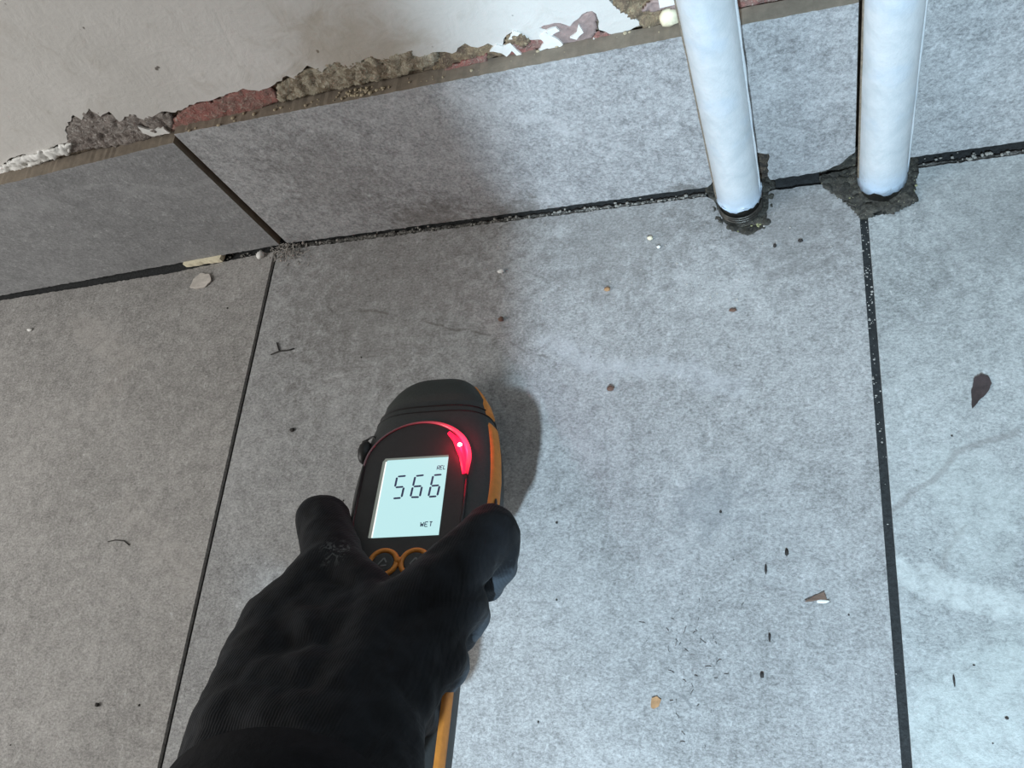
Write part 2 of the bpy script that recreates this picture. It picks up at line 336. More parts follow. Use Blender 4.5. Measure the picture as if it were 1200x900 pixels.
# brown damp tide near the broken edge
w = t.vec(); dd = t.n('ShaderNodeVectorMath', operation='DISTANCE'); t.l(w, dd.inputs[0]); dd.inputs[1].default_value = (-0.185, .266, .118)
m_ = t.rng(t.math('MULTIPLY_ADD', t.rng(b, .3, .7, -.5, .5), .03, dd.outputs['Value']), .012, .045, 1, 0, True); c = t.mix(t.math('MULTIPLY', m_, .5), c, S((150, 136, 112)))
t.l(c, t.b.inputs['Base Color']); t.b.inputs['Roughness'].default_value = .62; t.bump(t.math('MULTIPLY_ADD', d, .35, b), .45, .0012); M_paint = t.m
edge_px = [(-160, 232), (-60, 206), (0, 196), (14, 184), (30, 180), (44, 184), (60, 172), (80, 165), (77, 150), (86, 134), (96, 140), (104, 126), (118, 136), (128, 130), (140, 142), (152, 133), (170, 140), (190, 130), (206, 131), (222, 122), (240, 118), (262, 112), (285, 103), (304, 106), (322, 98), (336, 88), (346, 92), (360, 76), (378, 84), (392, 72), (410, 80), (432, 66), (452, 70), (470, 62), (492, 66), (514, 60), (530, 62), (545, 50), (560, 55), (572, 50), (588, 55), (594, 40), (602, 36), (610, 44), (622, 46), (638, 46), (640, 34), (632, 32), (650, 26), (668, 30), (682, 16), (694, 12), (700, 20), (702, 34), (716, 40), (744, 31), (752, 28), (738, 18), (722, 8), (712, -2), (730, -18), (775, -12), (808, 6), (830, -20), (880, -10), (930, -30), (1010, -30), (1100, -70), (1210, -90)]
lower = []
for p in edge_px:
    x, z = on_wall(*p); lower.append((x, max(z, .0965), .0007))
lower.append((1.0, .125, 0))
poly = [(-1.3, .105, .0006)] + lower + [(1.0, 1.0, 0), (-1.3, 1.0, 0)]
bm = bmesh.new(); prism(bm, poly, 0.0, 0.0026, f=wallf(.0022), step=.002, seed=3)
o = obj('paint_layer', bm, M_paint, wall); tag(o, 'cream painted plaster with a ragged broken lower edge')
M_red = mottled('pink_red_undercoat', (166, 110, 102), (142, 112, 104), (186, 172, 160))
M_mauve = plain('grey_mauve_plaster', (148, 130, 126), .85, nscale=300, namp=.28, bump=.6)
M_brown = mottled('brown_render', (146, 128, 104), (112, 96, 82), (182, 168, 138))
M_crust = mottled('salt_crusted_plaster', (150, 142, 136), (118, 108, 102), (196, 192, 186))
M_yel = mottled('yellowish_old_plaster', (178, 170, 150), (132, 118, 98), (198, 192, 174))
M_white = plain('white_paint_flake', (226, 226, 222), .6, nscale=200, namp=.08)
def patch(px, mat, z, amp=.0007, seed=0, name='plaster_patch', dome=None):
    pl = [on_wall(*p) for p in px]
    return rough_patch(name, pl, z, amp, mat, wall, seed, f=wallf(.0022), cell=.0010, thick=.0016, dome=dome)
patch([(200, 154), (204, 140), (222, 124), (250, 120), (285, 104), (318, 104), (328, 118), (300, 130), (262, 140), (230, 148)], M_red, .0012, seed=1, name='red_plaster_patch')
patch([(70, 180), (78, 150), (88, 136), (102, 128), (130, 136), (160, 134), (200, 132), (204, 148), (188, 160), (150, 170), (98, 176)], M_crust, .0014, .0016, 2, name='crusted_plaster_patch')
patch([(326, 120), (324, 102), (345, 88), (378, 76), (420, 68), (470, 60), (512, 58), (514, 74), (480, 86), (420, 100), (370, 110)], M_yel, .0014, .0014, 3, name='yellow_plaster_patch')
patch([(506, 84), (512, 62), (544, 50), (590, 54), (596, 62), (560, 76)], M_brown, .0010, .0010, 4, name='brown_plaster_patch')
patch([(512, 86), (545, 70), (570, 64), (572, 70), (540, 80)], M_red, .0022, .0004, 5, name='red_plaster_patch')
patch([(592, 66), (590, 52), (604, 48), (622, 46), (638, 42), (640, 54), (618, 62)], M_red, .0016, .0006, 6, name='red_plaster_patch')
patch([(592, 52), (594, 40), (606, 36), (622, 46), (614, 54), (604, 50)], M_brown, .0024, .0008, 7, name='brown_plaster_patch')
patch([(642, 58), (650, 44), (634, 32), (650, 26), (668, 30), (684, 16), (696, 12), (700, 32), (694, 46), (668, 54)], M_mauve, .0014, .0006, 8, name='mauve_plaster_patch')
patch([(690, 50), (698, 38), (716, 38), (712, 46)], M_red, .0022, .0004, 9, name='red_plaster_patch')
patch([(710, -6), (722, 6), (742, 22), (758, 32), (800, 24), (806, 0), (780, -14), (735, -16)], M_brown, .0020, .0022, 10, name='brown_plaster_patch')
patch([(750, 8), (765, -6), (800, -12), (800, 2), (770, 6)], M_mauve, .0044, .0010, 11, name='mauve_plaster_patch')
patch([(845, 10), (856, -14), (900, -16), (960, -26), (1010, -30), (1008, -8), (940, 0), (880, 8)], M_red, .0016, .0012, 12, name='red_plaster_patch')
patch([(1070, -10), (1100, -60), (1200, -80), (1210, -40), (1120, -20)], M_crust, .0016, .0012, 13, name='crusted_plaster_patch')
# curls of white paint left behind on the bare patches
for k, px in enumerate([[(588, 60), (590, 52), (598, 48), (604, 54), (612, 62), (606, 63), (600, 57), (594, 64)],
                        [(630, 58), (638, 48), (632, 40), (640, 36), (654, 44), (660, 50), (652, 58), (642, 54)],
                        [(640, 34), (652, 30), (656, 34), (646, 40)], [(668, 42), (676, 36), (678, 26), (684, 36), (676, 44)],
                        [(690, 50), (696, 42), (700, 46), (694, 52)], [(596, 44), (602, 34), (610, 36), (604, 42)],
                        [(574, 58), (582, 50), (590, 52), (588, 60)], [(162, 146), (176, 150), (192, 148), (200, 154), (180, 158), (168, 154)]]):
    bm = bmesh.new(); prism(bm, [on_wall(*p) for p in px], .0022, .0032, f=wallf(.0020), jag=.0003, step=.0015, seed=k)
    obj('paint_flake', bm, M_white, wall)
# thick pale lumps where the plaster meets the left skirting
patch([(-60, 214), (0, 196), (18, 184), (42, 178), (62, 172), (84, 166), (82, 178), (50, 188), (0, 206)], M_white, .0030, .0020, 14, name='pale_plaster_lump')

# ================================================================ PIPES
t = NT('glossy_white_pipe_paint'); v = t.vec(); a = t.noise(v, 90, 5, .6, .4); b = t.noise(v, 40, 3, .5)
c = t.mix(t.rng(a, .4, .7), S((200, 205, 208)), S((182, 190, 194))); c = t.mix(t.math('MULTIPLY', t.rng(b, .55, .7), .4), c, S((170, 192, 214)))
sep = t.n('ShaderNodeSeparateXYZ'); t.l(v, sep.inputs[0])
low = t.rng(t.math('MULTIPLY_ADD', a, .02, sep.outputs[2]), .012, .040, 1, 0, True)
c = t.mix(t.math('MULTIPLY', low, .55), c, S((150, 186, 220)))
c = t.mix(t.math('MULTIPLY', t.rng(t.noise(v, 160, 5, .7, 1), .58, .66), t.math('MULTIPLY', low, .7)), c, S((110, 112, 104)))
t.l(c, t.b.inputs['Base Color']); t.b.inputs['Roughness'].default_value = .28; t.bump(t.math('MULTIPLY_ADD', t.noise(v, 60, 4, .55), 1.0, t.noise(v, 260, 4, .6)), .28, .0012); M_pipe = t.m
M_bare = plain('tarnished_pipe_metal', (74, 72, 68), .35, .7, nscale=400, namp=.4, bump=.3)
M_film = plain('dirty_paint_edge', (120, 110, 96), .7, nscale=500, namp=.4)
def pipe(name, x0, y0, x1, label, r=.0103, zpaint=.008, seed=0):
    root = empty(name, (x0, y0, 0)); tag(root, label, 'pipe', 'painted pipes rising from the floor')
    bm = bmesh.new(); tube(bm, [(0, 0, -.004), (0, 0, .02), (x1*.5, 0, .35), (x1, 0, .7)], r*.93, 32); 
    obj('pipe_core', bm, M_bare, root, True)
    bm = bmesh.new(); seg = 48; rings = []
    zs = [None] + [.012+.004*k for k in range(24)] + [.15+.05*k for k in range(12)]
    for zi, z in enumerate(zs):
        ring = []
        for k in range(seg):
            th = 2*math.pi*k/seg
            zz = z if z is not None else zpaint+.0034*mnoise.noise(Vector((math.cos(th)*2, math.sin(th)*2, seed)))+.0026*mnoise.noise(Vector((math.cos(th)*7, math.sin(th)*7, seed)))
            rr = r*(1+.014*mnoise.noise(Vector((math.cos(th)*1.5, math.sin(th)*1.5, zz*60+seed)))) + (.0004 if z is None else 0)
            ring.append(bm.verts.new((x1*zz/.7+rr*math.cos(th), rr*math.sin(th), zz)))
        rings.append(ring)
    for p, q in zip(rings, rings[1:]):
        for k in range(seg): bm.faces.new((p[k], p[(k+1) % seg], q[(k+1) % seg], q[k]))
    o = obj('paint_coat', bm, M_pipe, root, True); s = o.modifiers.new('thick', 'SOLIDIFY'); s.thickness = .0006; s.offset = -1
    tag(o, 'white gloss paint coat ending ragged near the floor')
    # a runnel of dried paint down each side
    for sx in (-1, 1):
        bm = bmesh.new(); pts = [(x1*z/.7+sx*r*.985+.0002*mnoise.noise(Vector((z*90, sx, seed))), -.0015, z) for z in [.012+.006*i for i in range(22)]]
        tube(bm, pts, [.0006+.0004*abs(mnoise.noise(Vector((z*130, seed, sx)))) for _, _, z in pts], 6); obj('paint_run', bm, M_film if sx < 0 else M_pipe, root, True)
    return root
p1 = pipe('heating_pipe', -0.0329, 0.2475, 0.004, 'left white painted pipe, standing in a deep dark hole cut in the floor tile', zpaint=.0115, seed=2)
p2 = pipe('heating_pipe', 0.0310, 0.2495, 0.000, 'right white painted pipe, standing in a mortar mound over the tile joint', zpaint=.0080, seed=8)
for zz in (.0018, .0036, .0054):
    bm = bmesh.new(); tube(bm, [(.0101*math.cos(a_), .0101*math.sin(a_), zz) for a_ in [2*math.pi*k/32 for k in range(33)]], .0007, 6); obj('metal_ring', bm, M_bare, p1, True)
# white clip that holds the left pipe to the wall, at the top edge of the picture
clip = empty('pipe_clip', (-0.0329, 0.268, .1475)); tag(clip, 'white painted clip holding the left pipe to the wall', 'pipe clip')
bm = bmesh.new(); prism(bm, [(-.0190, -.0305), (-.003, -.0300), (-.003, .004), (-.017, .004)], 0, .0045, f=lambda x, z, h: Vector((x, .0005-h, z))); obj('back_plate', bm, M_white, clip)
bm = bmesh.new(); tube(bm, [(.0120*math.cos(a_)+.0008, -.0205+.0120*math.sin(a_), 0) for a_ in [math.pi*(.55+1.9*k/24) for k in range(25)]], .0024, 8); obj('clip_jaw', bm, M_white, clip, True)

# ================================================================ METER
U = Vector((-0.15696563, 0.9297964, -0.3329271)); Vv = Vector((0.97850599, 0.10076431, -0.17992383)); W = Vector((0.13374536, 0.35401302, 0.92562787))
P0 = Vector((-0.17382276, 0.15923737, 0.0300))
MR = Matrix((Vv, U, W)).transposed()          # local x = across, y = towards the nose, z = out of the face
def at(px, py, off=0.0):
    r = ray(px, py); c0 = Vector((0, 0, CAMH)); q = c0+r*((P0+W*off*.001-c0).dot(W)/r.dot(W)); return q
def ml(px, py):
    d = at(px, py)-P0; return (d.dot(Vv), d.dot(U))
meter = empty('moisture_meter', P0, MR)
tag(meter, 'black and orange handheld moisture meter with lit screen reading 566, nose on the tiles', 'moisture meter')
def interp(tab, s):
    for (a, b), (c, d) in zip(tab, tab[1:]):
        if s <= c: 
            k = (s-a)/(c-a); k = k*k*(3-2*k) if False else k; return b+(d-b)*k
    return tab[-1][1]
HW = [(0, 0.5), (1, 6.5), (3, 11.5), (6, 15.3), (10, 18.8), (15, 22), (22, 25.5), (30, 28), (40, 30.3), (52, 32), (66, 33), (78, 32.8), (90, 31), (104, 27.5), (120, 23.5), (140, 21), (170, 20.5), (195, 20), (204, 17), (209, 11), (211, .5)]
def hw(s): return interp(HW, s)
def hz(s): return 15.5*(1-(1-min(s/24, 1))**2.4)**.5*(1-(max(0, (s-198)/13))**2*.8) + .4
def surf(s, th, grow=0.0):
    n = 2/3.4; a = hw(s)+grow; b = hz(s)+grow
    c, d = math.cos(th), math.sin(th)
    x = a*math.copysign(abs(c)**n, c); z = b*math.copysign(abs(d)**n, d)
    return Vector((x-.5, -s, z-15.5)) * .001
def patch_surf(bm, s0, s1, t0, t1, grow, ns=24, nt=6, close=True):
    g = [[bm.verts.new(surf(s0+(s1-s0)*i/ns, t0+(t1-t0)*j/nt, grow if 0 < j < nt and 0 < i < ns else -.3)) for j in range(nt+1)] for i in range(ns+1)]
    for i in range(ns):
        for j in range(nt): bm.faces.new((g[i][j], g[i+1][j], g[i+1][j+1], g[i][j+1]))
M_shell = plain('charcoal_plastic', (56, 58, 58), .55, nscale=900, namp=.12, bump=.15, spec=.35)
M_face = plain('black_face_plastic', (50, 51, 52), .42, nscale=700, namp=.1, spec=.35)
M_orange = plain('orange_rubber', (214, 136, 54), .6, nscale=300, namp=.12)
M_black = plain('black_rubber', (14, 14, 15), .5)
bm = bmesh.new(); seg = 64
ss = [0, .4, 1, 2, 3.2, 4.6, 6, 8, 10, 12.5, 15, 18, 21, 24, 27, 30, 34] + [38+6*i for i in range(26)] + [192, 196, 200, 203, 206, 208, 209.5, 210.5, 211]
rings = [[bm.verts.new(surf(s, 2*math.pi*k/seg)) for k in range(seg)] for s in ss]
for p, q in zip(rings, rings[1:]):
    for k in range(seg): bm.faces.new((p[k], p[(k+1) % seg], q[(k+1) % seg], q[k]))
bm.faces.new(rings[0][::-1]); bm.faces.new(rings[-1])
body = obj('body_shell', bm, M_shell, meter, True)
zmin = min((P0+MR @ v_.co).z for v_ in body.data.vertices)
meter.location.z += .0003-zmin; DZ = .0003-zmin
# nose cap, a second shell split from the body by a seam
bm = bmesh.new(); ss2 = [s for s in ss if s < 24]+[25.5]
rings = [[bm.verts.new(surf(s, 2*math.pi*k/seg, .55 if s < 25 else -.4) + Vector((0, .0035*(math.sin(2*math.pi*k/seg) > 0)*0, 0))) for k in range(seg)] for s in ss2]
for p, q in zip(rings, rings[1:]):
    for k in range(seg): bm.faces.new((p[k], p[(k+1) % seg], q[(k+1) % seg], q[k]))
bm.faces.new(rings[0][::-1]); obj('nose_cap', bm, plain('grey_green_plastic', (58, 61, 59), .6, nscale=900, namp=.1, bump=.2, spec=.3), meter, True)
for s_, rr in ((27.2, .0004), (30.6, .0003)):
    bm = bmesh.new(); tube(bm, [surf(s_-1.6*max(0, math.sin(k*math.pi/32))+1.2, math.pi*k/32, .1) for k in range(33)], rr, 6); obj('seam_line', bm, M_black, meter, True)
# orange rubber strips down both sides
for side in (0,):
    for s0, s1 in ((9, 31), (34, 196)):
        bm = bmesh.new(); t0, t1 = (.10, .62) if side == 0 else (math.pi-.62, math.pi-.10)
        patch_surf(bm, s0, s1, t0, t1, .9, ns=14 if s1 < 40 else 60, nt=6); obj('orange_strip', bm, M_orange, meter, True)
bm = bmesh.new(); p_ = surf(79, .36, .9); ball(bm, p_, .0011, 2, (.6, 2.2, 1.3)); obj('strip_slot', bm, M_black, meter, True)
# dark oval face plate with the light guide round its top
cx, cs, R0 = -.0037, .0605, .0235
bm = bmesh.new(); ov = []
for k in range(40):
    a_ = math.pi*k/39; ov.append((cx+R0*math.cos(a_), -cs+R0*math.sin(a_)))
ov += [(cx-R0, -.088), (cx-R0*.92, -.108), (cx-R0*.62, -.122), (cx, -.126), (cx+R0*.62, -.122), (cx+R0*.92, -.108), (cx+R0, -.088)]
prism(bm, ov, -.0012, .0006); obj('face_plate', bm, M_face, meter)
bm = bmesh.new(); tube(bm, [(x, y, .0006) for x, y in ov[39:]]+[(ov[0][0], ov[0][1]-.010, .0006)], .0008, 6); obj('face_rim', bm, M_black, meter, True)
# light guide
LEDp = (ml(536, 522)[0], ml(536, 522)[1])
t = NT('red_light_guide'); v = t.vec(); d_ = t.n('ShaderNodeVectorMath', operation='DISTANCE'); t.l(v, d_.inputs[0]); d_.inputs[1].default_value = (LEDp[0], LEDp[1], .001)
g = t.rng(d_.outputs['Value'], 0, .044, 1, 0); g = t.math('POWER', g, 3.4)
t.b.inputs['Base Color'].default_value = S((104, 94, 98)); t.b.inputs['Roughness'].default_value = .2
t.b.inputs['Emission Color'].default_value = (1, .012, .06, 1); t.l(t.math('MULTIPLY_ADD', g, 3.5, .01), t.b.inputs['Emission Strength']); M_guide = t.m
arc = [(cx+R0*math.cos(math.pi*k/44), -cs+R0*math.sin(math.pi*k/44), .0009) for k in range(45)]
bm = bmesh.new(); tube(bm, [(ml(541, 552)[0], ml(541, 552)[1], .0009)]+arc+[(cx-R0, -cs-.004, .0009)], [.0013]+[.0013 if k < 8 else max(.00045, .0013-.0009*min(1, (k-8)/14)) for k in range(45)]+[.0003], 8)
obj('light_guide', bm, M_guide, meter, True)
bm = bmesh.new(); pts = [ml(522, 505), ml(530, 513), ml(535, 522), ml(538, 532), ml(540.5, 552)]; tube(bm, [(x, y, .0010) for x, y in pts], [.0009, .0015, .0021, .0017, .0013], 10)
obj('status_lens', bm, emis('red_status_lens', (1, .004, .045, 1), 2.2), meter, True)
bm = bmesh.new(); ball(bm, (LEDp[0]-.0002, LEDp[1], .0028), .0011, 2); obj('status_light', bm, emis('status_light_core', (1, .45, .5, 1), 6), meter, True)
pl_ = bpy.data.lights.new('status_glow', 'POINT'); pl_.energy = .014; pl_.color = (1, .01, .05); pl_.shadow_soft_size = .0015
po = bpy.data.objects.new('status_glow', pl_); COL.objects.link(po); po.parent = meter; po.location = (LEDp[0], LEDp[1], .0055)
# screen
sx0, sx1, sy0, sy1 = -.0187, .0107, -.0983, -.0582
M_screen = NT('lit_screen'); v = M_screen.vec(); sp = M_screen.n('ShaderNodeSeparateXYZ'); M_screen.l(v, sp.inputs[0])
M_screen.b.inputs['Base Color'].default_value = (.05, .06, .06, 1); M_screen.b.inputs['Roughness'].default_value = .15
M_screen.b.inputs['Emission Color'].default_value = S((196, 240, 243)); M_screen.b.inputs['Emission Strength'].default_value = .93; M_screen = M_screen.m
bm = bmesh.new(); prism(bm, [(sx0+.0012, sy0), (sx1, sy0), (sx1, sy1), (sx0+.0022, sy1), (sx0+.0012, sy1-.001)], 0, .0009); scr = obj('screen', bm, M_screen, meter); scr['label'] = 'backlit pale cyan screen'
bm = bmesh.new()
for q in ([(sx0, sy0), (sx0+.0012, sy0), (sx0+.0012, sy1-.001), (sx0+.0022, sy1), (sx0+.001, sy1+.0008), (sx0, sy1-.001)], [(sx0+.001, sy1+.0008), (sx0+.0022, sy1), (sx1, sy1), (sx1, sy1+.0008)]):
    prism(bm, q, 0, .0013)
obj('screen_edge', bm, emis('pale_screen_edge', S((150, 158, 150)), .6), scr)  # edge and highlight strip emit to imitate light on the screen's side wall
bm = bmesh.new(); prism(bm, [(sx0+.0013, sy0), (sx0+.0017, sy0), (sx0+.0017, sy1-.001), (sx0+.0013, sy1-.001)], .0009, .0012); obj('edge_highlight', bm, emis('bright_edge', (1, 1, .95, 1), 1.1), scr)
M_ink = plain('lcd_ink', (70, 84, 128), .5)
def bar(bm, a, b, w, z=.00092):
    a = Vector(a); b = Vector(b); d = (b-a).normalized(); n_ = Vector((-d.y, d.x)); e = d*w*.45
    prism(bm, [a+n_*0, a+e+n_*w*.5, b-e+n_*w*.5, b, b-e-n_*w*.5, a+e-n_*w*.5], z, z+.00012)
# seven-segment cells: corner pixels measured on the face: top-left, top-right, bottom-left, bottom-right
SEG = {'5': 'afgcd', '6': 'afgcde'}
for ch, q in (('5', ((460.3, 556.5), (471.3, 555.5), (454.8, 582.3), (465.2, 581.5))), ('6', ((481.8, 555.8), (492.6, 554.6), (475.8, 580.8), (486.8, 580.6))), ('6', ((503.0, 554.8), (513.6, 553.9), (497.0, 580.3), (507.4, 579.6)))):
    TL, TR, BL, BR = [Vector(ml(*p)) for p in q]; ML_ = (TL+BL)/2; MR_ = (TR+BR)/2
    bm = bmesh.new(); g = .06
    sg = {'a': (TL, TR), 'f': (TL, ML_), 'b': (TR, MR_), 'g': (ML_, MR_), 'e': (ML_, BL), 'c': (MR_, BR), 'd': (BL, BR)}
    for k in SEG[ch]:
        a, b = sg[k]; bar(bm, a+(b-a)*g, b-(b-a)*g, .00088)
    obj('digit', bm, M_ink, scr)
LET = {'R': [((0, 0), (0, 1)), ((0, 1), (1, 1)), ((1, 1), (1, .5)), ((0, .5), (1, .5)), ((.3, .5), (1, 0))], 'E': [((0, 0), (0, 1)), ((0, 1), (1, 1)), ((0, .5), (.8, .5)), ((0, 0), (1, 0))],
       'L': [((0, 1), (0, 0)), ((0, 0), (1, 0))], 'W': [((0, 1), (.2, 0)), ((.2, 0), (.5, .7)), ((.5, .7), (.8, 0)), ((.8, 0), (1, 1))], 'T': [((0, 1), (1, 1)), ((.5, 1), (.5, 0))]}
def word(txt, tl, tr, bl, w):
    TL, TR, BL = [Vector(ml(*p)) for p in (tl, tr, bl)]; n_ = len(txt); bm = bmesh.new()
    for i, ch in enumerate(txt):
        for a, b in LET[ch]:
            P = lambda p: TL+(TR-TL)*((i+p[0]*.72)/n_)+(BL-TL)*(1-p[1])
            bar(bm, P(a), P(b), w)
    obj('lettering', bm, M_ink, scr)
word('REL', (508.3, 543.8), (519.3, 542.8), (507.2, 548.4), .00028)
word('WET', (488.0, 610.2), (503.5, 609.6), (487.0, 615.6), .00034)
# two round buttons ringed with orange
for i, (px, py) in enumerate(((480.5, 657.5), (443, 658))):
    bx_, by_ = ml(px, py)
    bm = bmesh.new(); tube(bm, [(bx_+.0056*math.cos(a_), by_+.0056*math.sin(a_), .0008) for a_ in [2*math.pi*k/36 for k in range(37)]], .0011, 8); rg = obj('button_ring', bm, M_orange, meter, True)
    bm = bmesh.new(); tube(bm, [(bx_, by_, .0002), (bx_, by_, .0012), (bx_, by_, .0015)], [.0044, .0044, .0036], 24); bt = obj('button', bm, M_shell, meter)
    bm = bmesh.new()
    for a, b in (((-.0018, -.0012), (.0004, .0018)), ((.0004, .0018), (.0016, -.0004)), ((-.0008, -.0018), (.0018, -.0016))): bar(bm, (bx_+a[0], by_+a[1]), (bx_+b[0], by_+b[1]), .0006, .0015)
    obj('button_symbol', bm, plain('grey_symbol', (110, 112, 112), .6), bt)
a, b = ml(480.5, 657.5), ml(443, 658)
bm = bmesh.new(); tube(bm, [(a[0]-.0056, a[1]+.0008, .0008), (b[0]+.0056, b[1]+.0008, .0008)], .0016, 8); obj('button_link', bm, M_orange, meter, True)
# lanyard lug on the left side
bx_, by_ = ml(419, 520); bm = bmesh.new(); ball(bm, (bx_, by_, -.004), .0042, 2, (.8, 1.5, 1)); lug = obj('strap_lug', bm, M_black, meter, True)
bm = bmesh.new(); tube(bm, [(bx_+.001+.0030*math.cos(a_), by_+.0065+.0022*math.sin(a_), -.004+.001*math.sin(a_*2)) for a_ in [2*math.pi*k/24 for k in range(25)]], .0005, 6); obj('strap_loop', bm, M_black, lug, True)

# ================================================================ GLOVED HAND
t = NT('black_knit_glove'); v = t.vec(); a = t.noise(v, 120, 5, .65, .5)
wv = t.n('ShaderNodeTexWave', wave_type='BANDS'); wv.inputs['Scale'].default_value = 320; wv.inputs['Distortion'].default_value = 3; t.l(v, wv.inputs[0])
c = t.mix(t.rng(a, .35, .7), S((13, 14, 17)), S((23, 26, 31)))
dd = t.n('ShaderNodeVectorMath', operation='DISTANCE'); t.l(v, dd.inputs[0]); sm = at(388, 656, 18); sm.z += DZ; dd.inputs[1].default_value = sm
# lighter grey low on the right-hand side of the fingers
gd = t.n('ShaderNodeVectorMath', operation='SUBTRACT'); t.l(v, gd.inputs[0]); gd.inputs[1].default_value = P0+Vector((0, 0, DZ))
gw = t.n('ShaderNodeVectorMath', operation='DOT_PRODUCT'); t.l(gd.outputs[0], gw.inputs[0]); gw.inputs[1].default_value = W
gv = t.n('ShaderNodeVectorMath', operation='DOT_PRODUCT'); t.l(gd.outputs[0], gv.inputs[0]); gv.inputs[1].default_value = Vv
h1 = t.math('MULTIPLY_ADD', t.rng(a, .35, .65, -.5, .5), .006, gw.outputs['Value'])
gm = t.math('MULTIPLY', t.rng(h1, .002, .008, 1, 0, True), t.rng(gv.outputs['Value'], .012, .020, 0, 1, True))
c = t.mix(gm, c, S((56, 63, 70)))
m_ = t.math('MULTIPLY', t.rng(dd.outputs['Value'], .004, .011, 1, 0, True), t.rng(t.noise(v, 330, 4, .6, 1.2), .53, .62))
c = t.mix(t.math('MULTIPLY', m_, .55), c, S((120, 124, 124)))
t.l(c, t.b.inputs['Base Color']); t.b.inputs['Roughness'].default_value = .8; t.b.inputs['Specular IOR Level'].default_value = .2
t.b.inputs['Sheen Weight'].default_value = .03
t.bump(t.math('MULTIPLY_ADD', wv.outputs['Fac'], .25, a), .35, .001); M_glove = t.m
bm = bmesh.new()
def chain(pts):
    P = [(at(x, y, o_), r_*.001) for x, y, o_, r_ in pts]
    for (a, ra), (b, rb) in zip(P, P[1:]):
        n_ = 6; tube(bm, [a+(b-a)*k/n_ for k in range(n_+1)], [ra+(rb-ra)*k/n_ for k in range(n_+1)], 20)
    for a, ra in P: ball(bm, a, ra, 3)
WR = [(262, 950, 32, 20), (345, 960, 38, 20), (410, 960, 32, 19)]
chain([(371, 606, 3, 11.3), (384, 662, 12, 12.2), (318, 735, 17, 15), (283, 845, 27, 18), WR[0]])             # thumb
chain([(563, 679, -9, 8.4), (573, 657, 1, 9.8), (571, 620, 12, 11.0), (500, 690, 20, 12.2), (440, 735, 22, 13), WR[1]])   # index finger
chain([(528, 738, -9, 8.6), (540, 722, 0, 9.2), (532, 705, 11, 10.4), (450, 785, 24, 13), WR[1]])            # middle finger
chain([(505, 795, -8, 8.4), (514, 778, 0, 9.0), (508, 765, 10, 10.2), (446, 830, 24, 12.5), WR[2]])          # ring finger
chain([(474, 846, -8, 7.8), (482, 838, 0, 8.2), (474, 832, 8, 9.2), (420, 880, 24, 12), WR[2]])              # little finger
chain([(372, 720, 17, 13), (400, 740, 20, 13)])
chain([(384, 662, 12, 12), (430, 700, 18, 10), (440, 735, 22, 12)])                                            # web between thumb and index
chain([(330, 745, 18, 15), (370, 760, 22, 15), (440, 745, 22, 13)])
chain([(300, 830, 28, 17), (360, 820, 28, 17), (440, 800, 24, 13)])
chain([(283, 860, 30, 19), (350, 880, 34, 18), (430, 860, 28, 15)])
person = empty('person', at(345, 960, 38)+Vector((0, 0, DZ)))
tag(person, 'person reaching in from the lower left, black gloved right hand gripping the meter from above', 'person')
for v_ in bm.verts: v_.co.z += DZ; v_.co -= person.location
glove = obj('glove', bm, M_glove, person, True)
tc = [n_ for n_ in M_glove.node_tree.nodes if n_.type == 'MAPPING']
for n_ in tc: n_.inputs['Location'].default_value = person.location
r_ = glove.modifiers.new('skin', 'REMESH'); r_.mode = 'VOXEL'; r_.voxel_size = .0013; r_.use_smooth_shade = True
s_ = glove.modifiers.new('smooth', 'SMOOTH'); s_.factor = .6; s_.iterations = 7
tx = bpy.data.textures.new('fabric_folds', 'CLOUDS'); tx.noise_scale = .012; tx.noise_depth = 2
d_ = glove.modifiers.new('folds', 'DISPLACE'); d_.texture = tx; d_.strength = .0028; d_.mid_level = .5; d_.texture_coords = 'LOCAL'
# sleeve over wrist and forearm, running back and up out of the picture
M_sleeve = plain('black_sleeve_cloth', (20, 21, 24), .9, nscale=250, namp=.3, bump=.5, spec=.15)
wr = at(345, 930, 36)+Vector((0, 0, DZ))-person.location
bm = bmesh.new(); rings = []; dirv = Vector((.056, -.227, .290)).normalized(); side = dirv.cross(Vector((0, 0, 1))).normalized(); upv = side.cross(dirv)
for i in range(56):
    d = .016+i*.0085; rr = .034+.018*min(1, d/.25); ring = []
    for k in range(48):
        th = 2*math.pi*k/48; w_ = 1+.05*mnoise.noise(Vector((math.cos(th)*1.3, math.sin(th)*1.3, d*38)))+.02*math.sin(d*160+2*math.cos(th))
        ring.append(bm.verts.new(wr+dirv*d+(side*math.cos(th)*1.12+upv*math.sin(th)*.92)*rr*w_))
    rings.append(ring)
for p, q in zip(rings, rings[1:]):
    for k in range(48): bm.faces.new((p[k], p[(k+1) % 48], q[(k+1) % 48], q[k]))
bm.faces.new(rings[-1])
slv = obj('sleeve', bm, M_sleeve, person, True); s = slv.modifiers.new('thick', 'SOLIDIFY'); s.thickness = .0018
slv['label'] = 'black cloth sleeve over the wrist'

